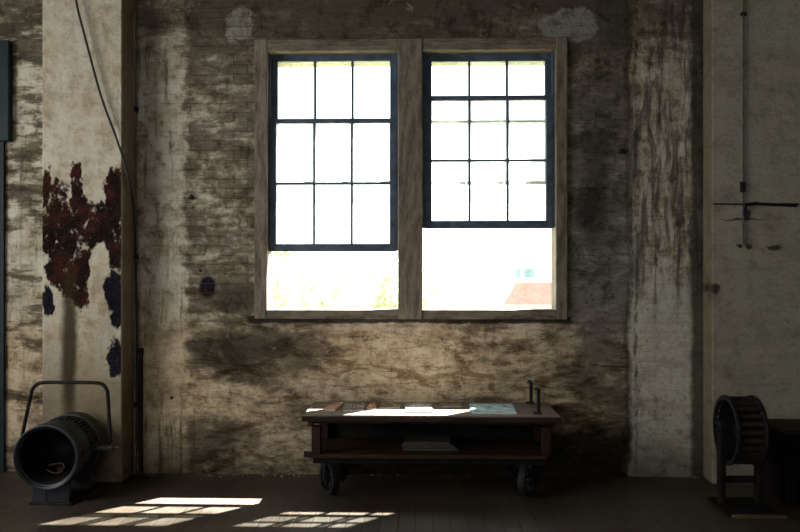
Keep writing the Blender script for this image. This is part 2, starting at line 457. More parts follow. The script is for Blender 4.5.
def floor_mat():
    t = NT('dark_floorboards')
    p = t.pos()
    x, y, z = t.sep(p)[:3]
    W = .105
    xs = t.m('DIVIDE', t.m('ADD', x, 20.0), W)
    idx = t.m('FLOOR', xs)
    fr = t.m('FRACT', xs)
    gap = t.m('MAXIMUM', t.mr(fr, .045, .0), t.mr(fr, .955, 1.0))
    wn = t.t.nodes.new('ShaderNodeTexWhiteNoise'); wn.noise_dimensions = '1D'
    t.t.links.new(idx, wn.inputs['W'])
    rnd = wn.outputs['Value']
    g = t.noise(t.comb(t.m('ADD', t.m('MULTIPLY', x, 14.0), t.m('MULTIPLY', rnd, 50.0)), t.m('MULTIPLY', y, 1.1), 0.0), 2.0, 6, .7)
    d = t.noise(p, 2.2, 5, .65)
    f = t.noise(p, 26.0, 4, .65)
    col = t.mix(t.mr(g, .3, .7), (.034, .023, .016), (.013, .010, .007))
    col = t.mix(t.m('MULTIPLY', rnd, .5), col, (.040, .029, .021))
    col = t.mix(t.m('MULTIPLY', t.mr(d, .45, .68), .6), col, (.055, .044, .034))
    col = t.mix(t.m('MULTIPLY', t.mr(f, .56, .72), .5), col, (.012, .010, .008))
    dust = t.m('MULTIPLY', t.mr(y, D-.35, D-.02), t.mr(d, .35, .6))
    col = t.mix(t.m('MULTIPLY', dust, .5), col, (.09, .072, .055))
    col = t.mix(gap, col, (.006, .005, .004))
    h = t.m('ADD', t.m('SUBTRACT', t.m('MULTIPLY', g, .4), gap), t.m('MULTIPLY', f, .2))
    t.bsdf(col, t.mr(d, .3, .7, .36, .52), 0, .30, t.bump(h, .5, .006))
    return t.mat
M['floor'] = floor_mat()

def glass_mat():
    t = NT('dirty_window_glass')
    p = t.obj()
    n = t.noise(p, 3.0, 5, .65)
    e = t.noise(p, 18.0, 3, .6)
    tr = t.n('ShaderNodeBsdfTransparent', Color=(.90, .93, .93))
    tl = t.n('ShaderNodeBsdfTranslucent', Color=(.80, .80, .76))
    gl = t.n('ShaderNodeBsdfGlossy', Roughness=.08)
    m1 = t.n('ShaderNodeMixShader')
    t.set(m1.inputs[0], t.m('ADD', t.mr(n, .35, .7, .08, .18), t.m('MULTIPLY', t.mr(e, .5, .7), .06)))
    t.t.links.new(tr.outputs[0], m1.inputs[1]); t.t.links.new(tl.outputs[0], m1.inputs[2])
    m2 = t.n('ShaderNodeMixShader'); m2.inputs[0].default_value = .04
    t.t.links.new(m1.outputs[0], m2.inputs[1]); t.t.links.new(gl.outputs[0], m2.inputs[2])
    t.t.links.new(m2.outputs[0], t.out.inputs[0])
    return t.mat
M['glass'] = glass_mat()

def leaf_mat(name, a, b):
    t = NT(name)
    n = t.noise(t.obj(), 1.6, 4, .6)
    c = t.mix(t.mr(n, .35, .65), a, b)
    df = t.n('ShaderNodeBsdfDiffuse', Color=c)
    tl = t.n('ShaderNodeBsdfTranslucent', Color=c)
    m1 = t.n('ShaderNodeMixShader'); m1.inputs[0].default_value = .5
    t.t.links.new(df.outputs[0], m1.inputs[1]); t.t.links.new(tl.outputs[0], m1.inputs[2])
    t.t.links.new(m1.outputs[0], t.out.inputs[0])
    return t.mat

# ------------------------------------------------------------------ the room
XL, XR, YB, H = -4.5, 5.4, -4.5, 4.3
oxl, oxr = PX(255), PX(567)
ozb, ozt = PZ(319, D, 411), PZ(39, D, 411)
T = .36

struct('floor', B(XL, XR, YB, D+T, -.12, 0), M['floor'])
struct('ceiling', B(XL-.3, XR+.3, YB-.3, D+T, H, H+.2), M['ceil'])
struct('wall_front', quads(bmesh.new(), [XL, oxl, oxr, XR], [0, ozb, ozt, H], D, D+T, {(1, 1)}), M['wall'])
# left and rear walls, each with a big window opening that lights the room
def yz_wall(bm, ys, zs, x0, x1, hole):
    quads(bm, ys, zs, x0, x1, hole)
    for v in bm.verts: v.co = Vector((v.co.y, v.co.x, v.co.z))
    return bm
LW = (1.2, 4.4, 1.0, 3.2)
struct('wall_left', yz_wall(bmesh.new(), [YB, LW[0], LW[1], D+T], [0, LW[2], LW[3], H], XL-.3, XL, {(1, 1)}), M['plain'])
struct('wall_right', yz_wall(bmesh.new(), [YB, D+T], [0, H], XR, XR+.3, set()), M['plain'])
RW = (-3.6, .2, 1.2, 3.4)
struct('wall_rear', quads(bmesh.new(), [XL-.3, RW[0], RW[1], XR+.3], [0, RW[2], RW[3], H], YB-.3, YB, {(1, 1)}), M['plain'])

plx0, plx1 = PX(42, PL), PX(122, PL)
struct('pillar_left', B(plx0, plx1, PL, D, 0, H, bev=.008), M['pier_l'])
prx0 = PX(712, PR)
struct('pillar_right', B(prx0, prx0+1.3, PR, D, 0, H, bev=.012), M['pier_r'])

# stone head and sill course outside the opening
struct('lintel', B(oxl, oxr, D+.21, D+T-.002, PZ(66.5, D+T, 411), ozt), M['lintel'])

# ---------------------------------------------------------------- windows
mx0, mx1 = PX(398), PX(422.5)
struct('trim_1', B(mx0, mx1, D-.03, D+.17, ozb, ozt, bev=.006), M['casing'])
def make_sash(x0, x1, z0, z1, y0, y1, top, bot, stile, rows, parent, name):
    bm = bmesh.new()
    box(bm, x0, x0+stile, y0, y1, z0, z1); box(bm, x1-stile, x1, y0, y1, z0, z1)
    box(bm, x0+stile, x1-stile, y0, y1, z1-top, z1); box(bm, x0+stile, x1-stile, y0, y1, z0, z0+bot)
    a0, a1, c0, c1 = x0+stile, x1-stile, z0+bot, z1-top
    mw = .0088
    ym = (y0+y1)/2
    for k in (1, 2):
        xx = a0+(a1-a0)*k/3
        box(bm, xx-mw, xx+mw, ym-.014, ym+.014, c0, c1)
    for k in range(1, rows):
        zz = c0+(c1-c0)*k/rows
        box(bm, a0, a1, ym-.0138, ym+.0138, zz-mw, zz+mw)
    s = new(name, bm, M['sash'], parent)
    new('glass', B(a0-.004, a1+.004, ym+.002, ym+.005, c0-.004, c1+.004), M['glass'], s)
    return s
def make_window(n, px0, px1, low_top, low_bot, x0, x1, ox0, ox1):
    w = bpy.data.objects.new(n, None); COL.objects.link(w); tag(w, kind='structure')
    w.location = ((x0+x1)/2, D, ozb)
    ofs = Vector(w.location)
    def part(name, bm, m):
        for v in bm.verts: v.co -= ofs
        return new(name, bm, m, w)
    # casing at the outer side and the head, sill at the foot
    left = n == 'window_1'
    if left: part('side_casing', B(x0, ox0, D-.025, D+.2, ozb, ozt, bev=.004), M['casing'])
    else: part('side_casing', B(ox1, x1, D-.025, D+.2, ozb, ozt, bev=.004), M['casing'])
    hx0, hx1 = (ox0, mx0) if left else (mx1, ox1)
    zh = PZ(51, D, 411)
    part('head_casing', B(hx0, hx1, D-.02, D+.2, zh, ozt, bev=.004), M['casing_h'])
    part('sill', B(hx0, hx1, D-.02, D+.2, ozb, PZ(309.5, D, (px0+px1)/2), bev=.004), M['casing_h'])
    # sashes
    Ya, Yb = D+.05, D+.10
    sx0, sx1 = P(px0, 0, Ya)[0], P(px1, 0, Ya)[0]
    pm = (px0+px1)/2
    z = lambda py, Y: PZ(py, Y, pm)
    st = .05
    bm = bmesh.new()
    bb = lambda *a: box(bm, *a)
    bb(hx0, sx0+.004, D+.03, D+.16, PZ(low_bot-1, D, pm), zh); bb(sx1-.004, hx1, D+.03, D+.16, PZ(low_bot-1, D, pm), zh)
    part('jamb_liner', bm, M['sash'])
    def sash(name, ya, yb, zb, zt, top, bot):
        bm0 = len(bpy.data.objects)
        s = make_sash(sx0-ofs.x, sx1-ofs.x, zb-ofs.z, zt-ofs.z, ya-D, yb-D, top, bot, st, 2, w, name)
        return s
    sash('lower_sash', D+.03, D+.07, z(low_bot, Ya), z(low_top, Ya), .034, .058)
    sash('upper_sash', D+.085, D+.125, z(184.5, Yb), z(50, Yb), .088, .024)
    return w
make_window('window_1', 270, 396.5, 119, 251.5, oxl, mx0, PX(267.5), PX(398))
make_window('window_2', 425, 552.5, 96, 228.5, mx1, oxr, PX(423), PX(555.5))

# casement frames of the openings that the camera does not see
def plain_window(n, bm):
    return struct(n, bm, M['sash'])
bm = bmesh.new()
for k in range(5):
    yy = LW[0]+(LW[1]-LW[0])*k/4
    box(bm, XL-.2, XL-.14, min(max(yy-.03, LW[0]), LW[1]-.06), min(max(yy+.03, LW[0]+.06), LW[1]), LW[2], LW[3])
plain_window('window_3', bm)
bm = bmesh.new()
for k in range(5):
    xx = RW[0]+(RW[1]-RW[0])*k/4
    box(bm, min(max(xx-.03, RW[0]), RW[1]-.06), min(max(xx+.03, RW[0]+.06), RW[1]), YB-.2, YB-.14, RW[2], RW[3])
plain_window('window_4', bm)

# dark teal steel door at the far left, its drum box above it
YD = D-.10
d = bpy.data.objects.new('door_1', None); COL.objects.link(d); tag(d, kind='structure')
dx = PX(3.5, D-.03)
d.location = (dx-.55, D, 0)
new('door_panel', B(-.55, .55, -.03, -.004, 0, PZ(140, D)), M['teal'], d)
for k in range(5): new('door_rail', B(-.5, .5, -.036, -.0305, .25+k*.52, .33+k*.52, bev=.002), M['teal'], d)
new('door_handle', tube(bmesh.new(), smoothpath([(.40, -.031, .98), (.40, -.07, .98), (.40, -.07, 1.14), (.40, -.031, 1.14)], 3), .009, 8), M['iron'], d, True)
new('drum_box', B(-.60, PX(9, D-.06)-dx+.55, -.06, -.004, PZ(141, D-.06, 5), PZ(40, D-.06, 5), bev=.008), M['teal'], d)

# ---------------------------------------------------------------- pipes, cable, wall iron
pxp = PX(133, D-.03)
bm = tube(bmesh.new(), [(0, 0, 0), (0, 0, H)], .017, 12)
cd = thing('conduit', 'brown vertical conduit in the corner between left pier and window wall', 'pipe', (pxp+.004, D-.022, 0))
new('pipe', bm, M['pipe'], cd, True)
for zz in (.5, 1.6, 2.7, 3.7):
    new('pipe_clip', B(-.03, .03, -.024, .021, zz, zz+.035, bev=.004), M['rust'], cd)
pts = []
for px, py, Y in ((72, -40, PL-.05), (76, 0, PL-.05), (85, 37, PL-.045), (101, 96, PL-.04), (117, 140, PL-.035), (128, 176, PL-.015), (134, 215, D-.10), (136.0, 290, D-.06), (137.5, 380, D-.05), (139, 452, D-.05)):
    x, z = P(px, py, Y); pts.append((x, Y, z))
pts.append((pts[-1][0]+.02, D-.07, .012)); pts.append((pts[-1][0]+.10, D-.16, .010))
pts = [(pts[0][0]-.03, PL-.05, H)] + pts
tag(new('electric_cable', tube(bmesh.new(), smoothpath(pts, 8), .0085, 8), M['rubber'], None, True),
    'dark loose cable hanging across the left pier and down its corner', 'cable')
x, z1 = P(141, 349, D-.02)
sp = thing('pipe_stub', 'short dark rusty pipe standing at the wall foot beside the left pier', 'pipe', (x, D-.022, 0))
new('pipe', tube(bmesh.new(), [(0, 0, 0), (0, 0, z1)], .015, 12), M['rust'], sp, True)
new('pipe_cap', cyl(bmesh.new(), (0, 0, z1-.03), (0, 0, z1+.005), .02, seg=12), M['rust'], sp, True)

YR = PR-.012
x = PX(743.5, YR)
rd = thing('wall_rod', 'thin grey rod running vertically down the right pier', 'rod', (x, YR, 0))
new('rod', tube(bmesh.new(), [(0, 0, PZ(244, YR, 743)), (0, 0, H)], .006, 8), M['bare'], rd, True)
zc = PZ(186, YR, 743)
new('bracket', B(-.022, .014, -.012, .011, zc-.045, zc+.03, bev=.003), M['rust'], rd)
zc = PZ(14, YR, 743)
new('clip', B(-.02, .02, -.01, .011, zc-.012, zc+.012, bev=.003), M['rust'], rd)
zc = PZ(204.5, YR, 760)
ib = thing('iron_bar', 'black iron bar lying horizontally across the right pier', 'bar', (x, PR-.03, zc))
b0, b1 = PX(713, PR-.03)-x, PX(797, PR-.03)-x
new('bar', tube(bmesh.new(), smoothpath([(b0, 0, .004), (0.0, 0, 0), (.08, 0, .004), (.2, 0, -.002), (b1-.02, 0, -.006), (b1, 0, -.012)], 5), [.005]*6+[.012]*4+[.010]*4+[.011]*4+[.013]*4+[.017]*3+[.006], 8), M['iron'], ib, True)
new('hook', tube(bmesh.new(), smoothpath([(.05, 0, .003), (.015, -.004, -.006), (.0, -.004, -.04), (.006, -.002, -.075)], 5), .010, 8), M['iron'], ib, True)
new('bolt', cyl(bmesh.new(), (.08, -.02, .012), (.08, .03, .012), .008, seg=8), M['rust'], ib, True)
x, z = P(769, 246, PR)
tag(new('wall_bolt', cyl(cyl(bmesh.new(), (0, -.012, 0), (0, 0, 0), .011, seg=6), (0, -.03, 0), (0, -.01, 0), .005, seg=8), M['iron'], None, False, (PX(740, PR), PR, PZ(246, PR, 740))),
    'small iron bolt in the right pier below the thin rod', 'bolt')
tag(new('wall_hook', tube(bmesh.new(), smoothpath([(0, 0, 0), (0, -.03, 0), (.0, -.045, .01), (0, -.045, .03)], 4), .006, 8), M['rust'], None, True, (P(193, 199)[0], D, P(193, 199)[1])),
    'small rusty hook in the wall left of the windows', 'hook')

# ---------------------------------------------------------------- factory cart
cx, cy0, cy1 = .048, 5.335, 5.885
cart = thing('factory_cart', 'low dark timber factory cart on iron casters beneath the windows', 'cart', (cx, (cy0+cy1)/2, 0))
hl, hd = .858, (cy1-cy0)/2
bm = bmesh.new()
npk = 5
for k in range(npk):
    a = -hd+2*hd*k/npk
    box(bm, -hl, hl, a+.001, a+2*hd/npk-.001, .518, .55, bev=.003)
new('deck', bm, M['cart_top'], cart)
bm = box(bmesh.new(), -hl-.004, hl+.004, -hd-.020, -hd-.001, .512, .546, bev=.003)
new('edge_board', bm, M['cart'], cart)
bm = bmesh.new()
box(bm, -hl+.03, hl-.03, -hd+.05, -hd+.075, .485, .517, bev=.003); box(bm, -hl+.01, hl-.01, hd-.03, hd-.004, .47, .517, bev=.003)
box(bm, -hl+.03, -hl+.06, -hd+.03, hd-.03, .47, .517); box(bm, hl-.06, hl-.03, -hd+.03, hd-.03, .47, .517)
new('apron', bm, M['cart'], cart)
new('shade_panel', B(-hl+.06, hl-.09, hd-.028, hd-.012, .286, .469, bev=.002), M['stand'], cart)  # dark board added to stand in for shade behind the shelf
for sx in (-1, 1):
    for sy in (-1, 1):
        xx, yy = sx*(hl-.085), sy*(hd-.06)
        new('post', B(xx-.03, xx+.03, yy-.03, yy+.03, .285, .47, bev=.003), M['cart_v'], cart)
bm = bmesh.new()
for k in range(5):
    a = -hd+.03+(2*hd-.06)*k/5
    box(bm, -hl+.05, hl-.08, a+.001, a+(2*hd-.06)/5-.001, .255, .285, bev=.003)
new('lower_shelf', bm, M['cart'], cart)
bm = bmesh.new()
for yy in (-hd+.06, hd-.11): box(bm, -hl+.06, hl-.09, yy, yy+.05, .215, .254)
new('frame_rail', bm, M['stand'], cart)
for sy in (-1, 1):
    bm = bmesh.new()
    box(bm, -hl+.005, -hl+.10, sy*(hd-.06)-.028, sy*(hd-.06)+.028, .258, .292, bev=.006)
    cyl(bm, (-hl-.0, sy*(hd-.06), .275), (-hl+.03, sy*(hd-.06), .275), .022, seg=8)
    new('corner_iron', bm, M['iron'], cart)
def wheel(parent, x, y, rz):
    w = bpy.data.objects.new('caster', None); COL.objects.link(w); w.parent = parent
    w.location = (x, y, 0); w.rotation_euler = (0, 0, rz)
    r = .112
    bm = lathe(bmesh.new(), [(-.024, r-.022), (-.024, r-.002), (-.018, r), (.018, r), (.024, r-.002), (.024, r-.022)], 'X', (0, 0, r), 36, True)
    cyl(bm, (-.032, 0, r), (.032, 0, r), .024, seg=16)
    for k in range(6):
        a = k*PI/3+.3
        tube(bm, [(0, .02*math.cos(a), r+.02*math.sin(a)), (0, (r-.02)*math.cos(a), r+(r-.02)*math.sin(a))], .010, 8)
    new('wheel', bm, M['iron'], w, True)
    bm = bmesh.new()
    for s in (-1, 1):
        box(bm, s*.040-.004, s*.040+.004, -.018, .018, r-.02, .208)
    box(bm, -.05, .05, -.045, .045, .205, .215)
    cyl(bm, (-.046, 0, r), (.046, 0, r), .009, seg=10)
    new('fork', bm, M['iron'], w)
for x, y, a in ((-hl+.17, -hd+.085, .55), (hl-.21, -hd+.085, -.5), (-hl+.17, hd-.085, .2), (hl-.21, hd-.085, .9)):
    wheel(cart, x, y, a)
for px, py, pt in ((538.5, 413.5, 388), (531, 403, 381)):
    X, Y = FL(px, py, .55)
    lx, ly = X-cx, Y-(cy0+cy1)/2
    ht = PZ(pt, Y, px)
    bm = tube(bmesh.new(), smoothpath([(lx, ly, .55), (lx, ly, ht-.045), (lx-.003, ly-.006, ht-.012), (lx-.02, ly-.03, ht)], 5), .0125, 10)
    s = new('stake', bm, M['iron'], cart, True)
    bm = box(bmesh.new(), lx-.035, lx+.022, ly-.03, ly+.03, .55, .557, bev=.002)
    for q in (-.026, .014): cyl(bm, (lx+q, ly, .556), (lx+q, ly, .562), .006, seg=6)
    new('foot_plate', bm, M['rust'], s)

# ---------------------------------------------------------------- magazines
def cover_mat(name, cols, sc=3.0, border=None, shine=.25):
    t = NT(name)
    g = t.gen()
    x, y, z = t.sep(g)[:3]
    n = t.noise(t.scale(g, (1, 1, 0)), sc, 3, .55, .6)
    c = t.mix(t.mr(n, .36, .47), cols[0], cols[1])
    c = t.mix(t.mr(n, .52, .60), c, cols[2])
    if border:
        b = t.m('MAXIMUM', t.m('MAXIMUM', t.mr(x, .06, .05), t.mr(x, .94, .95)), t.m('MAXIMUM', t.mr(y, .06, .05), t.mr(y, .80, .81)))
        c = t.mix(b, c, border)
    t.bsdf(c, shine, 0, .5)
    return t.mat
def magazine(label, px0, px1, py0, py1, mat, th=.008, skew=0.0, z0=.55, group='magazines laid out on the cart top'):
    x0, yf = FL(px0, py1, z0+th); x1, _ = FL(px1, py1, z0+th)
    _, yb = FL((px0+px1)/2, py0, z0+th)
    yb = min(yb, cy1-.01)
    w, h = (x1-x0)/2, (yb-yf)/2
    t = thing('magazine', label, 'magazine', ((x0+x1)/2, (yf+yb)/2, z0), skew, group)
    new('pages', B(-w+.002, w-.002, -h+.002, h-.002, .0008, th-.0008), M['paper'], t)
    # cover: a gently sagging top sheet, the fold at the spine and the back sheet
    bm = bmesh.new()
    nx = 14
    prof = [(-w + 2*w*k/nx, th + .0016*math.sin(PI*k/nx)) for k in range(nx+1)]
    prof = [(w, .0), (-w, 0.0)] + prof
    fr, bk = [], []
    for (a, b) in prof:
        fr.append(bm.verts.new((a, -h, b))); bk.append(bm.verts.new((a, h, b)))
    for k in range(len(prof)-1):
        bm.faces.new((fr[k], fr[k+1], bk[k+1], bk[k]))
    c = new('cover', bm, mat, t)
    so = c.modifiers.new('Solidify', 'SOLIDIFY'); so.thickness = .0008
    return t
magazine('pink covered magazine at the left end of the cart top', 326, 338, 402, 409.5, cover_mat('pink_cover', ((.50, .20, .15), (.42, .17, .13), (.55, .27, .2))), .008, -.10)
magazine('grey and violet picture magazine just right of the pink magazine', 341, 363, 403, 410.5, cover_mat('violet_cover', ((.22, .19, .24), (.08, .07, .09), (.40, .36, .40)), 4), .007, .06)
magazine('narrow salmon pink booklet between grey magazine and olive magazine', 367, 376, 402.4, 408.5, cover_mat('salmon_cover', ((.52, .24, .17), (.46, .20, .14), (.5, .28, .2))), .006, 0)
magazine('olive covered magazine near the middle of the cart top', 379, 400, 402.4, 407.5, cover_mat('olive_cover', ((.19, .15, .05), (.14, .11, .04), (.24, .19, .08))), .007, .0)
magazine('open white and grey magazine in the centre of the sunlit cart top', 405, 432, 403.5, 411.5, cover_mat('white_grey_cover', ((.75, .73, .70), (.30, .30, .31), (.8, .79, .76)), 4), .012, .05)
magazine('turquoise picture magazine at the right, near the iron stakes', 472, 517, 403.6, 412.5, cover_mat('turquoise_cover', ((.10, .36, .40), (.40, .60, .62), (.42, .17, .12)), 2.6, (.30, .56, .60)), .010, -.02)
magazine('brown leaflet between the white magazine and turquoise magazine', 441, 462, 402.6, 406.5, cover_mat('brown_cover', ((.16, .12, .06), (.20, .15, .07), (.12, .09, .05))), .005, .03)

# folded newspapers on the lower shelf
zz = .285
papm = [simple('newsprint_grey', (.05, .046, .04), (.028, .026, .022), 14, .9), simple('newsprint_buff', (.045, .038, .029), (.026, .022, .017), 14, .9)]
for k, lab in enumerate(('bottom folded newspaper of the stack on the lower shelf', 'second folded newspaper from the bottom of the shelf stack',
                         'third folded newspaper up in the shelf stack', 'topmost folded newspaper of the stack on the lower shelf')):
    x0, yf = FL(404+random.uniform(-2, 3), 449, zz); x1, _ = FL(459-k*2+random.uniform(-2, 2), 449, zz)
    w = (x1-x0)/2
    bm = bmesh.new()
    th = .015
    # folded sheet: rounded fold toward the room
    prof = [(.13, .0), (-.10, .0)] + [(-.10-.0075*math.sin(a)*1.6, .0075-.0075*math.cos(a)) for a in (PI*.2, PI*.4, PI*.6, PI*.8)] + [(-.10, th), (.0, th*.97), (.13, th*.9)]
    va = [bm.verts.new((-w, a, b)) for a, b in prof]; vb = [bm.verts.new((w, a, b)) for a, b in prof]
    n = len(prof)
    for i in range(n): bm.faces.new((va[i], va[(i+1) % n], vb[(i+1) % n], vb[i]))
    bm.faces.new(va); bm.faces.new(vb)
    o = new('newspaper', bm, papm[k % 2], None, False, ((x0+x1)/2, 5.58, zz))
    o.rotation_euler = (0, 0, random.uniform(-.06, .06))
    tag(o, lab, 'newspaper', 'newspapers stacked on the cart shelf')
    zz += th+.0005

# ---------------------------------------------------------------- stage spotlight
SX, SYf = -2.43, 5.13
lx = P(49, 266, SYf)[0]
lamp = thing('stage_spotlight', 'old black drum spotlight with carrying yoke on the floor before left pier', 'spotlight', (lx, SYf, 0))
zc, R = .315, .208
bm = lathe(bmesh.new(), [(.02, .185), (.02, R-.012), (.035, R-.006), (.13, R-.006), (.14, R), (.155, R), (.162, R-.010), (.165, R-.012), (.29, R-.012), (.294, R+.010), (.31, R+.012), (.318, R+.004), (.42, R+.002), (.452, R-.03), (.47, .10), (.475, .0)], 'Y', (0, 0, zc), 64)
for f in [f for f in bm.faces if len(f.verts) > 4 and f.calc_center_median().y < .1]: bm.faces.remove(f)
housing = new('housing', bm, M['lampmetal'], lamp, True)
bm = bmesh.new()
for k in range(48):
    a = 2*PI*k/48
    m4 = Matrix.Translation((0, 0, zc)) @ Matrix.Rotation(a, 4, 'Y')
    box(bm, -.006, .006, .172, .285, R-.016, R+.004, bev=.002, mat=m4)
new('cooling_fin', bm, M['lampmetal'], housing)['kind'] = 'stuff'
bm = lathe(bmesh.new(), [(-.045, R-.008), (-.05, R-.004), (-.048, R+.004), (.0, R+.007), (.004, R+.001), (.010, R+.001), (.014, R+.007), (.025, R+.006), (.028, R-.012), (.02, R-.026), (-.022, R-.026), (-.028, R-.018), (-.040, R-.017)], 'Y', (0, 0, zc), 64, True)
new('front_ring', bm, M['lampmetal'], lamp, True)
bm = lathe(bmesh.new(), [(.018, R-.028), (.10, R-.04), (.22, R-.07), (.30, .08), (.325, .0)], 'Y', (0, 0, zc), 48)
bm.faces.ensure_lookup_table()
for f in [f for f in bm.faces if len(f.verts) > 4]: bm.faces.remove(f)
new('reflector', bm, M['lampin'], lamp, True)
bm = bmesh.new()
cyl(bm, (0, .18, zc-.16), (0, .18, zc-.11), .028, seg=16)
tube(bm, smoothpath([(-.06, .10, zc-.115), (.0, .09, zc-.135), (.045, .09, zc-.12), (.06, .09, zc-.085), (.03, .10, zc-.07), (-.02, .10, zc-.08), (-.05, .10, zc-.085)], 5), .006, 8)
new('lamp_holder', bm, M['copper'], lamp, True)
bm = bmesh.new()
box(bm, R-.012, R+.018, .03, .055, zc-.012, zc+.03, bev=.004)
tube(bm, smoothpath([(R+.006, -.03, zc-.02), (R+.022, .0, zc-.01), (R+.016, .05, zc+.012)], 4), .007, 8)
new('latch', bm, M['copper'], lamp)
yk = .25
zt = .755
ypts = [(-.315, yk, zc), (-.295, yk, zc+.12), (-.245, yk, zt-.09), (-.232, yk, zt-.045), (-.20, yk, zt-.012), (-.15, yk, zt), (0.05, yk, zt+.002), (.20, yk, zt), (.252, yk, zt-.012), (.278, yk, zt-.045), (.287, yk, zt-.09), (.30, yk, zc+.12), (.305, yk, zc)]
yoke = new('yoke', tube(bmesh.new(), smoothpath(ypts, 6), .0125, 10), M['iron'], lamp, True)
for s, e in ((-1, .315), (1, .305)):
    bm = cyl(bmesh.new(), (s*(R-.02), yk, zc), (s*(e+.012), yk, zc), .018, seg=14)
    cyl(bm, (s*(e+.008), yk, zc), (s*(e+.02), yk, zc), .028, seg=12)
    if s > 0: cyl(bm, (s*(e+.02), yk, zc), (s*(e+.06), yk, zc), .009, seg=10)
    else: cyl(bm, (s*(e+.02), yk, zc), (s*(e+.04), yk, zc), .012, seg=10)
    new('pivot_knob', bm, M['bare'], lamp, True)
bm = box(bmesh.new(), -.125, .155, -.02, .40, 0, .014, bev=.003)
new('base_plate', bm, M['iron'], lamp)
for yy in (.0, .33):
    bm = box(bmesh.new(), -.02, .044, yy+.004, yy+.026, .0145, zc-R+.008)
    for s in (-1, 1):
        t = bmesh.new()
        prof = [(s*.12+.012, .014), (s*.03+.012, .014), (s*.03+.012, zc-R+.012), (s*.12+.012, zc-R+.035)]
        va = [t.verts.new((a, yy, b)) for a, b in prof]; vb = [t.verts.new((a, yy+.03, b)) for a, b in prof]
        for i in range(4): t.faces.new((va[i], va[(i+1) % 4], vb[(i+1) % 4], vb[i]))
        t.faces.new(va); t.faces.new(vb)
        merge(bm, t)
    new('cradle', bm, M['lampmetal'], lamp)

# ---------------------------------------------------------------- slatted wheel on its stand
WY = 5.2
wx_, wz_ = P(740, 430, WY)
wh = thing('slatted_wheel', 'black slatted iron wheel on a timber stand in front of right pier', 'machine wheel', (wx_, WY, 0))
R2, hw = .222, .085
wheel_o = None
bm = bmesh.new()
for s in (-1, 1):
    lathe(bm, [(s*hw-.011, R2-.028), (s*hw-.011, R2-.003), (s*hw-.006, R2), (s*hw+.006, R2), (s*hw+.011, R2-.003), (s*hw+.011, R2-.028)], 'X', (0, 0, wz_), 56, True)
rim = new('rim', bm, M['iron'], wh, True)
for k in range(26):
    a = 2*PI*k/26
    m4 = Matrix.Translation((0, 0, wz_)) @ Matrix.Rotation(a, 4, 'X')
    bm = box(bmesh.new(), -hw+.009, hw-.009, -.014, .014, R2-.033, R2-.008, bev=.006, mat=m4, seg=2)
    new('slat', bm, M['rust'], rim)
bm = lathe(bmesh.new(), [(-.070, R2-.040), (.066, R2-.040), (.066, .0), (.074, .0), (.074, R2-.034), (-.070, R2-.034)], 'X', (0, 0, wz_), 56, True)
new('drum', bm, M['stand'], wh, True)
bm = bmesh.new()
for k in range(6):
    a = 2*PI*k/6+.2
    tube(bm, [(0.04, .03*math.cos(a), wz_+.03*math.sin(a)), (.07, (R2-.02)*math.cos(a), wz_+(R2-.02)*math.sin(a))], .011, 8)
cyl(bm, (-.04, 0, wz_), (.08, 0, wz_), .035, seg=16)
new('spider', bm, M['iron'], wh, True)
new('axle', cyl(bmesh.new(), (-.15, 0, wz_), (.15, 0, wz_), .014, seg=12), M['iron'], wh, True)
for s in (-1, 1):
    xx = s*.118
    p_ = new('post', B(xx-.018, xx+.018, -.035, .035, .022, wz_+.055, bev=.004), M['stand'], wh)
    new('bearing', B(xx-.026, xx+.026, -.04, .04, wz_+.03, wz_+.058, bev=.006), M['iron'], p_)
bm = bmesh.new()
box(bm, -.10, .10, -.02, .02, .16, .20, bev=.003)
new('cross_brace', bm, M['stand'], wh)
bm = box(bmesh.new(), -.155, .155, -.20, .16, .0, .022, bev=.004)
new('base', bm, M['stand'], wh)
bx0, bx1 = FL(722, 514)[0]-wx_, FL(775, 514)[0]-wx_
new('front_plank', B(-.13, .20, -.235, -.201, .0, .018, bev=.003), M['plank'], wh)

# crate at the right edge
c0 = PX(775, 5.40)
cr = thing('wooden_crate', 'black timber crate with dusty brown lid at the right edge behind the wheel', 'crate', (c0+.33, 5.44, 0))
bm = bmesh.new()
for k in range(4):
    z0 = .115*k
    box(bm, -.33, .33, -.19, .19, z0+.002, z0+.113, bev=.004)
new('body', bm, M['crate'], cr)
bm = bmesh.new()
for k in range(3): box(bm, -.34, .34, -.2+k*.134, -.2+k*.134+.131, .462, .487, bev=.004)
new('lid', bm, M['crate_top'], cr)
for s in (-1, 1):
    new('corner_batten', B(s*.30-.03, s*.30+.03, -.212, -.191, .0, .46, bev=.003), M['crate'], cr)

# crumbs of plaster along the foot of the wall
vs, fs = [], []
for k in range(230):
    x = random.choice((random.uniform(PX(140), PX(310)), random.uniform(PX(140), PX(700))))
    y = D-.012-abs(random.gauss(0, .045))
    r = random.choice((.004, .005, .006, .008, .013))
    b = len(vs)
    a = random.uniform(0, 6.28)
    for dx_, dy_, dz_ in ((1, 0, 0), (-.3, .9, 0), (-.7, -.6, 0), (.1, .1, 1.1)):
        vs.append((x+r*(dx_*math.cos(a)-dy_*math.sin(a)), min(y+r*(dx_*math.sin(a)+dy_*math.cos(a)), D-.001), r*dz_+.0005))
    fs += [(b, b+1, b+3), (b+1, b+2, b+3), (b+2, b, b+3), (b, b+2, b+1)]
me = bpy.data.meshes.new('plaster_crumbs'); me.from_pydata(vs, [], fs); me.materials.append(M['debris'])
o = bpy.data.objects.new('plaster_crumbs', me); COL.objects.link(o)
tag(o, 'crumbs of fallen plaster scattered along the foot of the wall', 'debris', None, 'stuff')

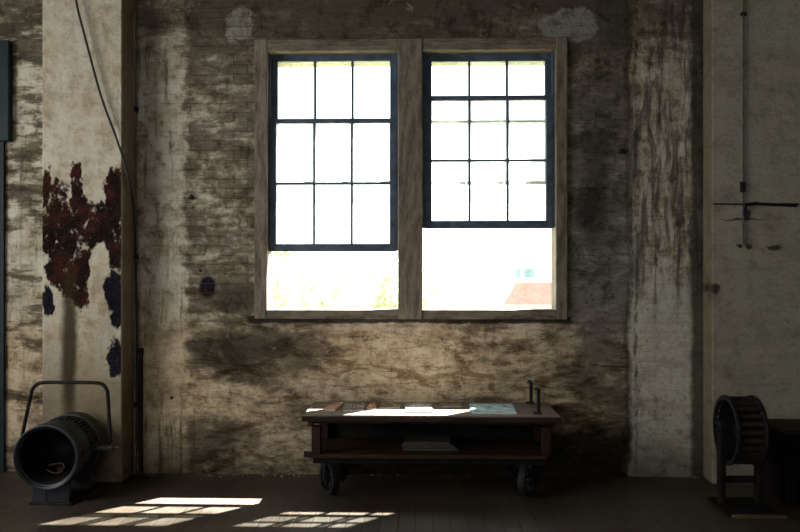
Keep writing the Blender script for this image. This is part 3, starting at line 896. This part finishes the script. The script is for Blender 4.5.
# ---------------------------------------------------------------- outside
G = -3.6
M['grass'] = simple('pale_ground', (.13, .13, .08), (.08, .10, .05), .6, .95, world=True)
M['render'] = simple('white_render', (.80, .79, .76), (.72, .71, .68), 1.0, .9, world=True)
M['pane'] = simple('dark_pane', (.14, .22, .25), (.09, .15, .18), 1.0, .3)
M['rooftile'] = simple('red_roof_tiles', (.255, .150, .142), (.215, .12, .11), 3.0, .85, bump=.4, bd=.05)
M['bark'] = simple('tree_bark', (.36, .34, .28), (.28, .26, .20), 6, .9, stretch=(3, 3, .6))
M['leaf'] = leaf_mat('pale_leaves', (.44, .62, .34), (.34, .50, .22))
struct('ground', B(-60, 60, D+T+.02, 140, G-.5, G), M['grass'])

def tree(label, x, y, h, rad, seed):
    rnd = random.Random(seed)
    t = thing('leafy_tree', label, 'tree', (x, y, G), 0, 'trees outside the left window')
    bm = tube(bmesh.new(), smoothpath([(0, 0, 0), (.1, .05, h*.3), (-.05, .1, h*.6), (0.05, 0, h*.85)], 5), [.22-.012*k for k in range(16)], 10)
    for k in range(6):
        a = k*1.1
        z0 = h*(.35+.07*k)
        tube(bm, [(0, 0, z0), (rad*.35*math.cos(a), rad*.35*math.sin(a), z0+h*.10), (rad*.65*math.cos(a), rad*.65*math.sin(a), z0+h*.16)], [.08, .05, .025], 6)
    new('trunk', bm, M['bark'], t, True)
    vs, fs = [], []
    cl = [(rnd.gauss(0, rad*.42), rnd.gauss(0, rad*.42), h*.66+rnd.gauss(0, h*.15)) for _ in range(26)]
    for c in cl:
        for _ in range(120):
            d_ = Vector((rnd.gauss(0, 1), rnd.gauss(0, 1), rnd.gauss(0, 1))).normalized()*(.35+.55*rnd.random())*rad*.42
            p_ = Vector(c)+d_
            n_ = (d_.normalized()+Vector((rnd.gauss(0, .5), rnd.gauss(0, .5), .4+rnd.gauss(0, .4)))).normalized()
            u = n_.orthogonal().normalized(); v = n_.cross(u)
            s = rnd.uniform(.07, .14)
            b = len(vs)
            vs += [tuple(p_+u*s), tuple(p_+v*s*.5), tuple(p_-u*s), tuple(p_-v*s*.5)]
            fs.append((b, b+1, b+2, b+3))
    me = bpy.data.meshes.new('foliage'); me.from_pydata(vs, [], fs); me.materials.append(M['leaf'])
    f = bpy.data.objects.new('foliage', me); COL.objects.link(f); f.parent = t
for lab, px, Y, py, rad, sd in (('pale green tree outside, nearest to the left jamb of the left window', 272, 17, 248, 1.2, 1),
                               ('pale green tree outside the middle of the left window', 328, 25, 250, 1.6, 2),
                               ('pale green tree outside, seen beside the post between the windows', 392, 19, 250, 1.2, 3)):
    x, z = P(px, py, Y)
    tree(lab, x, Y, z-G, rad, sd)

# tiled house and the tall rendered block behind it
Yh = 30.0
hx0, hz = P(503, 305, Yh)
hx1, _ = P(575, 305, Yh)
rx0, rz = P(517, 283, Yh)
hs = thing('tiled_house', 'house with red tiled roof seen through the right window', 'house', ((hx0+hx1)/2, Yh, G))
w = (hx1-hx0)/2
ev, rg = hz-G, rz-G
new('wall', B(-w+.3, w-.3, .3, 6.7, 0, ev), M['render'], hs)
bm = bmesh.new()
rr = rx0-hx0
pts = [(-w, 0, ev), (w, 0, ev), (w, 7, ev), (-w, 7, ev), (-w+rr, .26, rg), (w-.02, .26, rg), (w-.02, 6.7, rg), (-w+rr, 6.7, rg)]
V = [bm.verts.new(p_) for p_ in pts]
for f in ((0, 1, 5, 4), (1, 2, 6, 5), (2, 3, 7, 6), (3, 0, 4, 7), (4, 5, 6, 7), (3, 2, 1, 0)): bm.faces.new([V[i] for i in f])
new('roof', bm, M['rooftile'], hs)
new('ridge_cap', tube(bmesh.new(), [(-w+rr, .30, rg+.02), (w-.02, .30, rg+.02)], .05, 8), M['bark'], hs)
Yb = 48.0
bx0, bz = P(470, 215, Yb)
bx1, _ = P(600, 215, Yb)
bk = thing('rendered_block', 'tall pale rendered building rising behind the red tiled roof', 'building', ((bx0+bx1)/2, Yb, G))
w = (bx1-bx0)/2
new('wall', B(-w, w, 0, 10, 0, bz-G), M['render'], bk)
new('parapet', B(-w-.15, w+.15, -.15, 10.15, bz-G, bz-G+.5), M['render'], bk)
for px in (518, 526.5, 531.5):
    for py in (273,):
        x, z = P(px, py, Yb)
        wn = new('window', B(x-bk.location.x-.16, x-bk.location.x+.16, -.06, 0, z-G-.28, z-G+.28), M['pane'], bk)
for k, py in enumerate((243, 247, 252)):
    x, z = P(494, py, Yb)
    new('balcony_slab', B(x-bk.location.x-.45, x-bk.location.x+.45, -.4, 0, z-G-.05, z-G+.05), M['render'], bk)

# ---------------------------------------------------------------- light
wd = bpy.data.worlds.new('world'); SC.world = wd
wd.use_nodes = True
nt = wd.node_tree; nt.nodes.clear()
ow = nt.nodes.new('ShaderNodeOutputWorld'); bg = nt.nodes.new('ShaderNodeBackground')
bg.inputs[0].default_value = (.93, .97, 1.0, 1); bg.inputs[1].default_value = 5.0
nt.links.new(bg.outputs[0], ow.inputs[0])

sun = bpy.data.lights.new('sun', 'SUN'); sun.energy = 195; sun.angle = math.radians(.6); sun.color = (1.0, .945, .85)
so = bpy.data.objects.new('sun', sun); COL.objects.link(so)
so.rotation_euler = Vector((-.60, -.615, -1.23)).to_track_quat('-Z', 'Y').to_euler()
so.location = (6, 14, 14)

def sky_window(name, loc, rot, sx, sy, power, colr):
    l = bpy.data.lights.new(name, 'AREA'); l.shape = 'RECTANGLE'; l.size = sx; l.size_y = sy; l.energy = power; l.color = colr
    o = bpy.data.objects.new(name, l); COL.objects.link(o); o.location = loc; o.rotation_euler = rot
    return o
sky_window('window_daylight', (XL-.1, (LW[0]+LW[1])/2, (LW[2]+LW[3])/2), (0, -PI/2, 0), LW[3]-LW[2], LW[1]-LW[0], 165, (1, .98, .92))
sky_window('rear_window_daylight', ((RW[0]+RW[1])/2, YB-.1, (RW[2]+RW[3])/2), (PI/2, 0, 0), RW[1]-RW[0], RW[3]-RW[2], 17, (1, .98, .92))

vs_ = SC.view_settings
SC.display_settings.display_device = 'sRGB'
vs_.view_transform = 'Standard'; vs_.look = 'None'; vs_.gamma = 1; vs_.exposure = 0; vs_.use_curve_mapping = False
try:
    SC.cycles.use_denoising = True
    SC.cycles.max_bounces = 10; SC.cycles.diffuse_bounces = 5; SC.cycles.transparent_max_bounces = 16
except Exception: pass
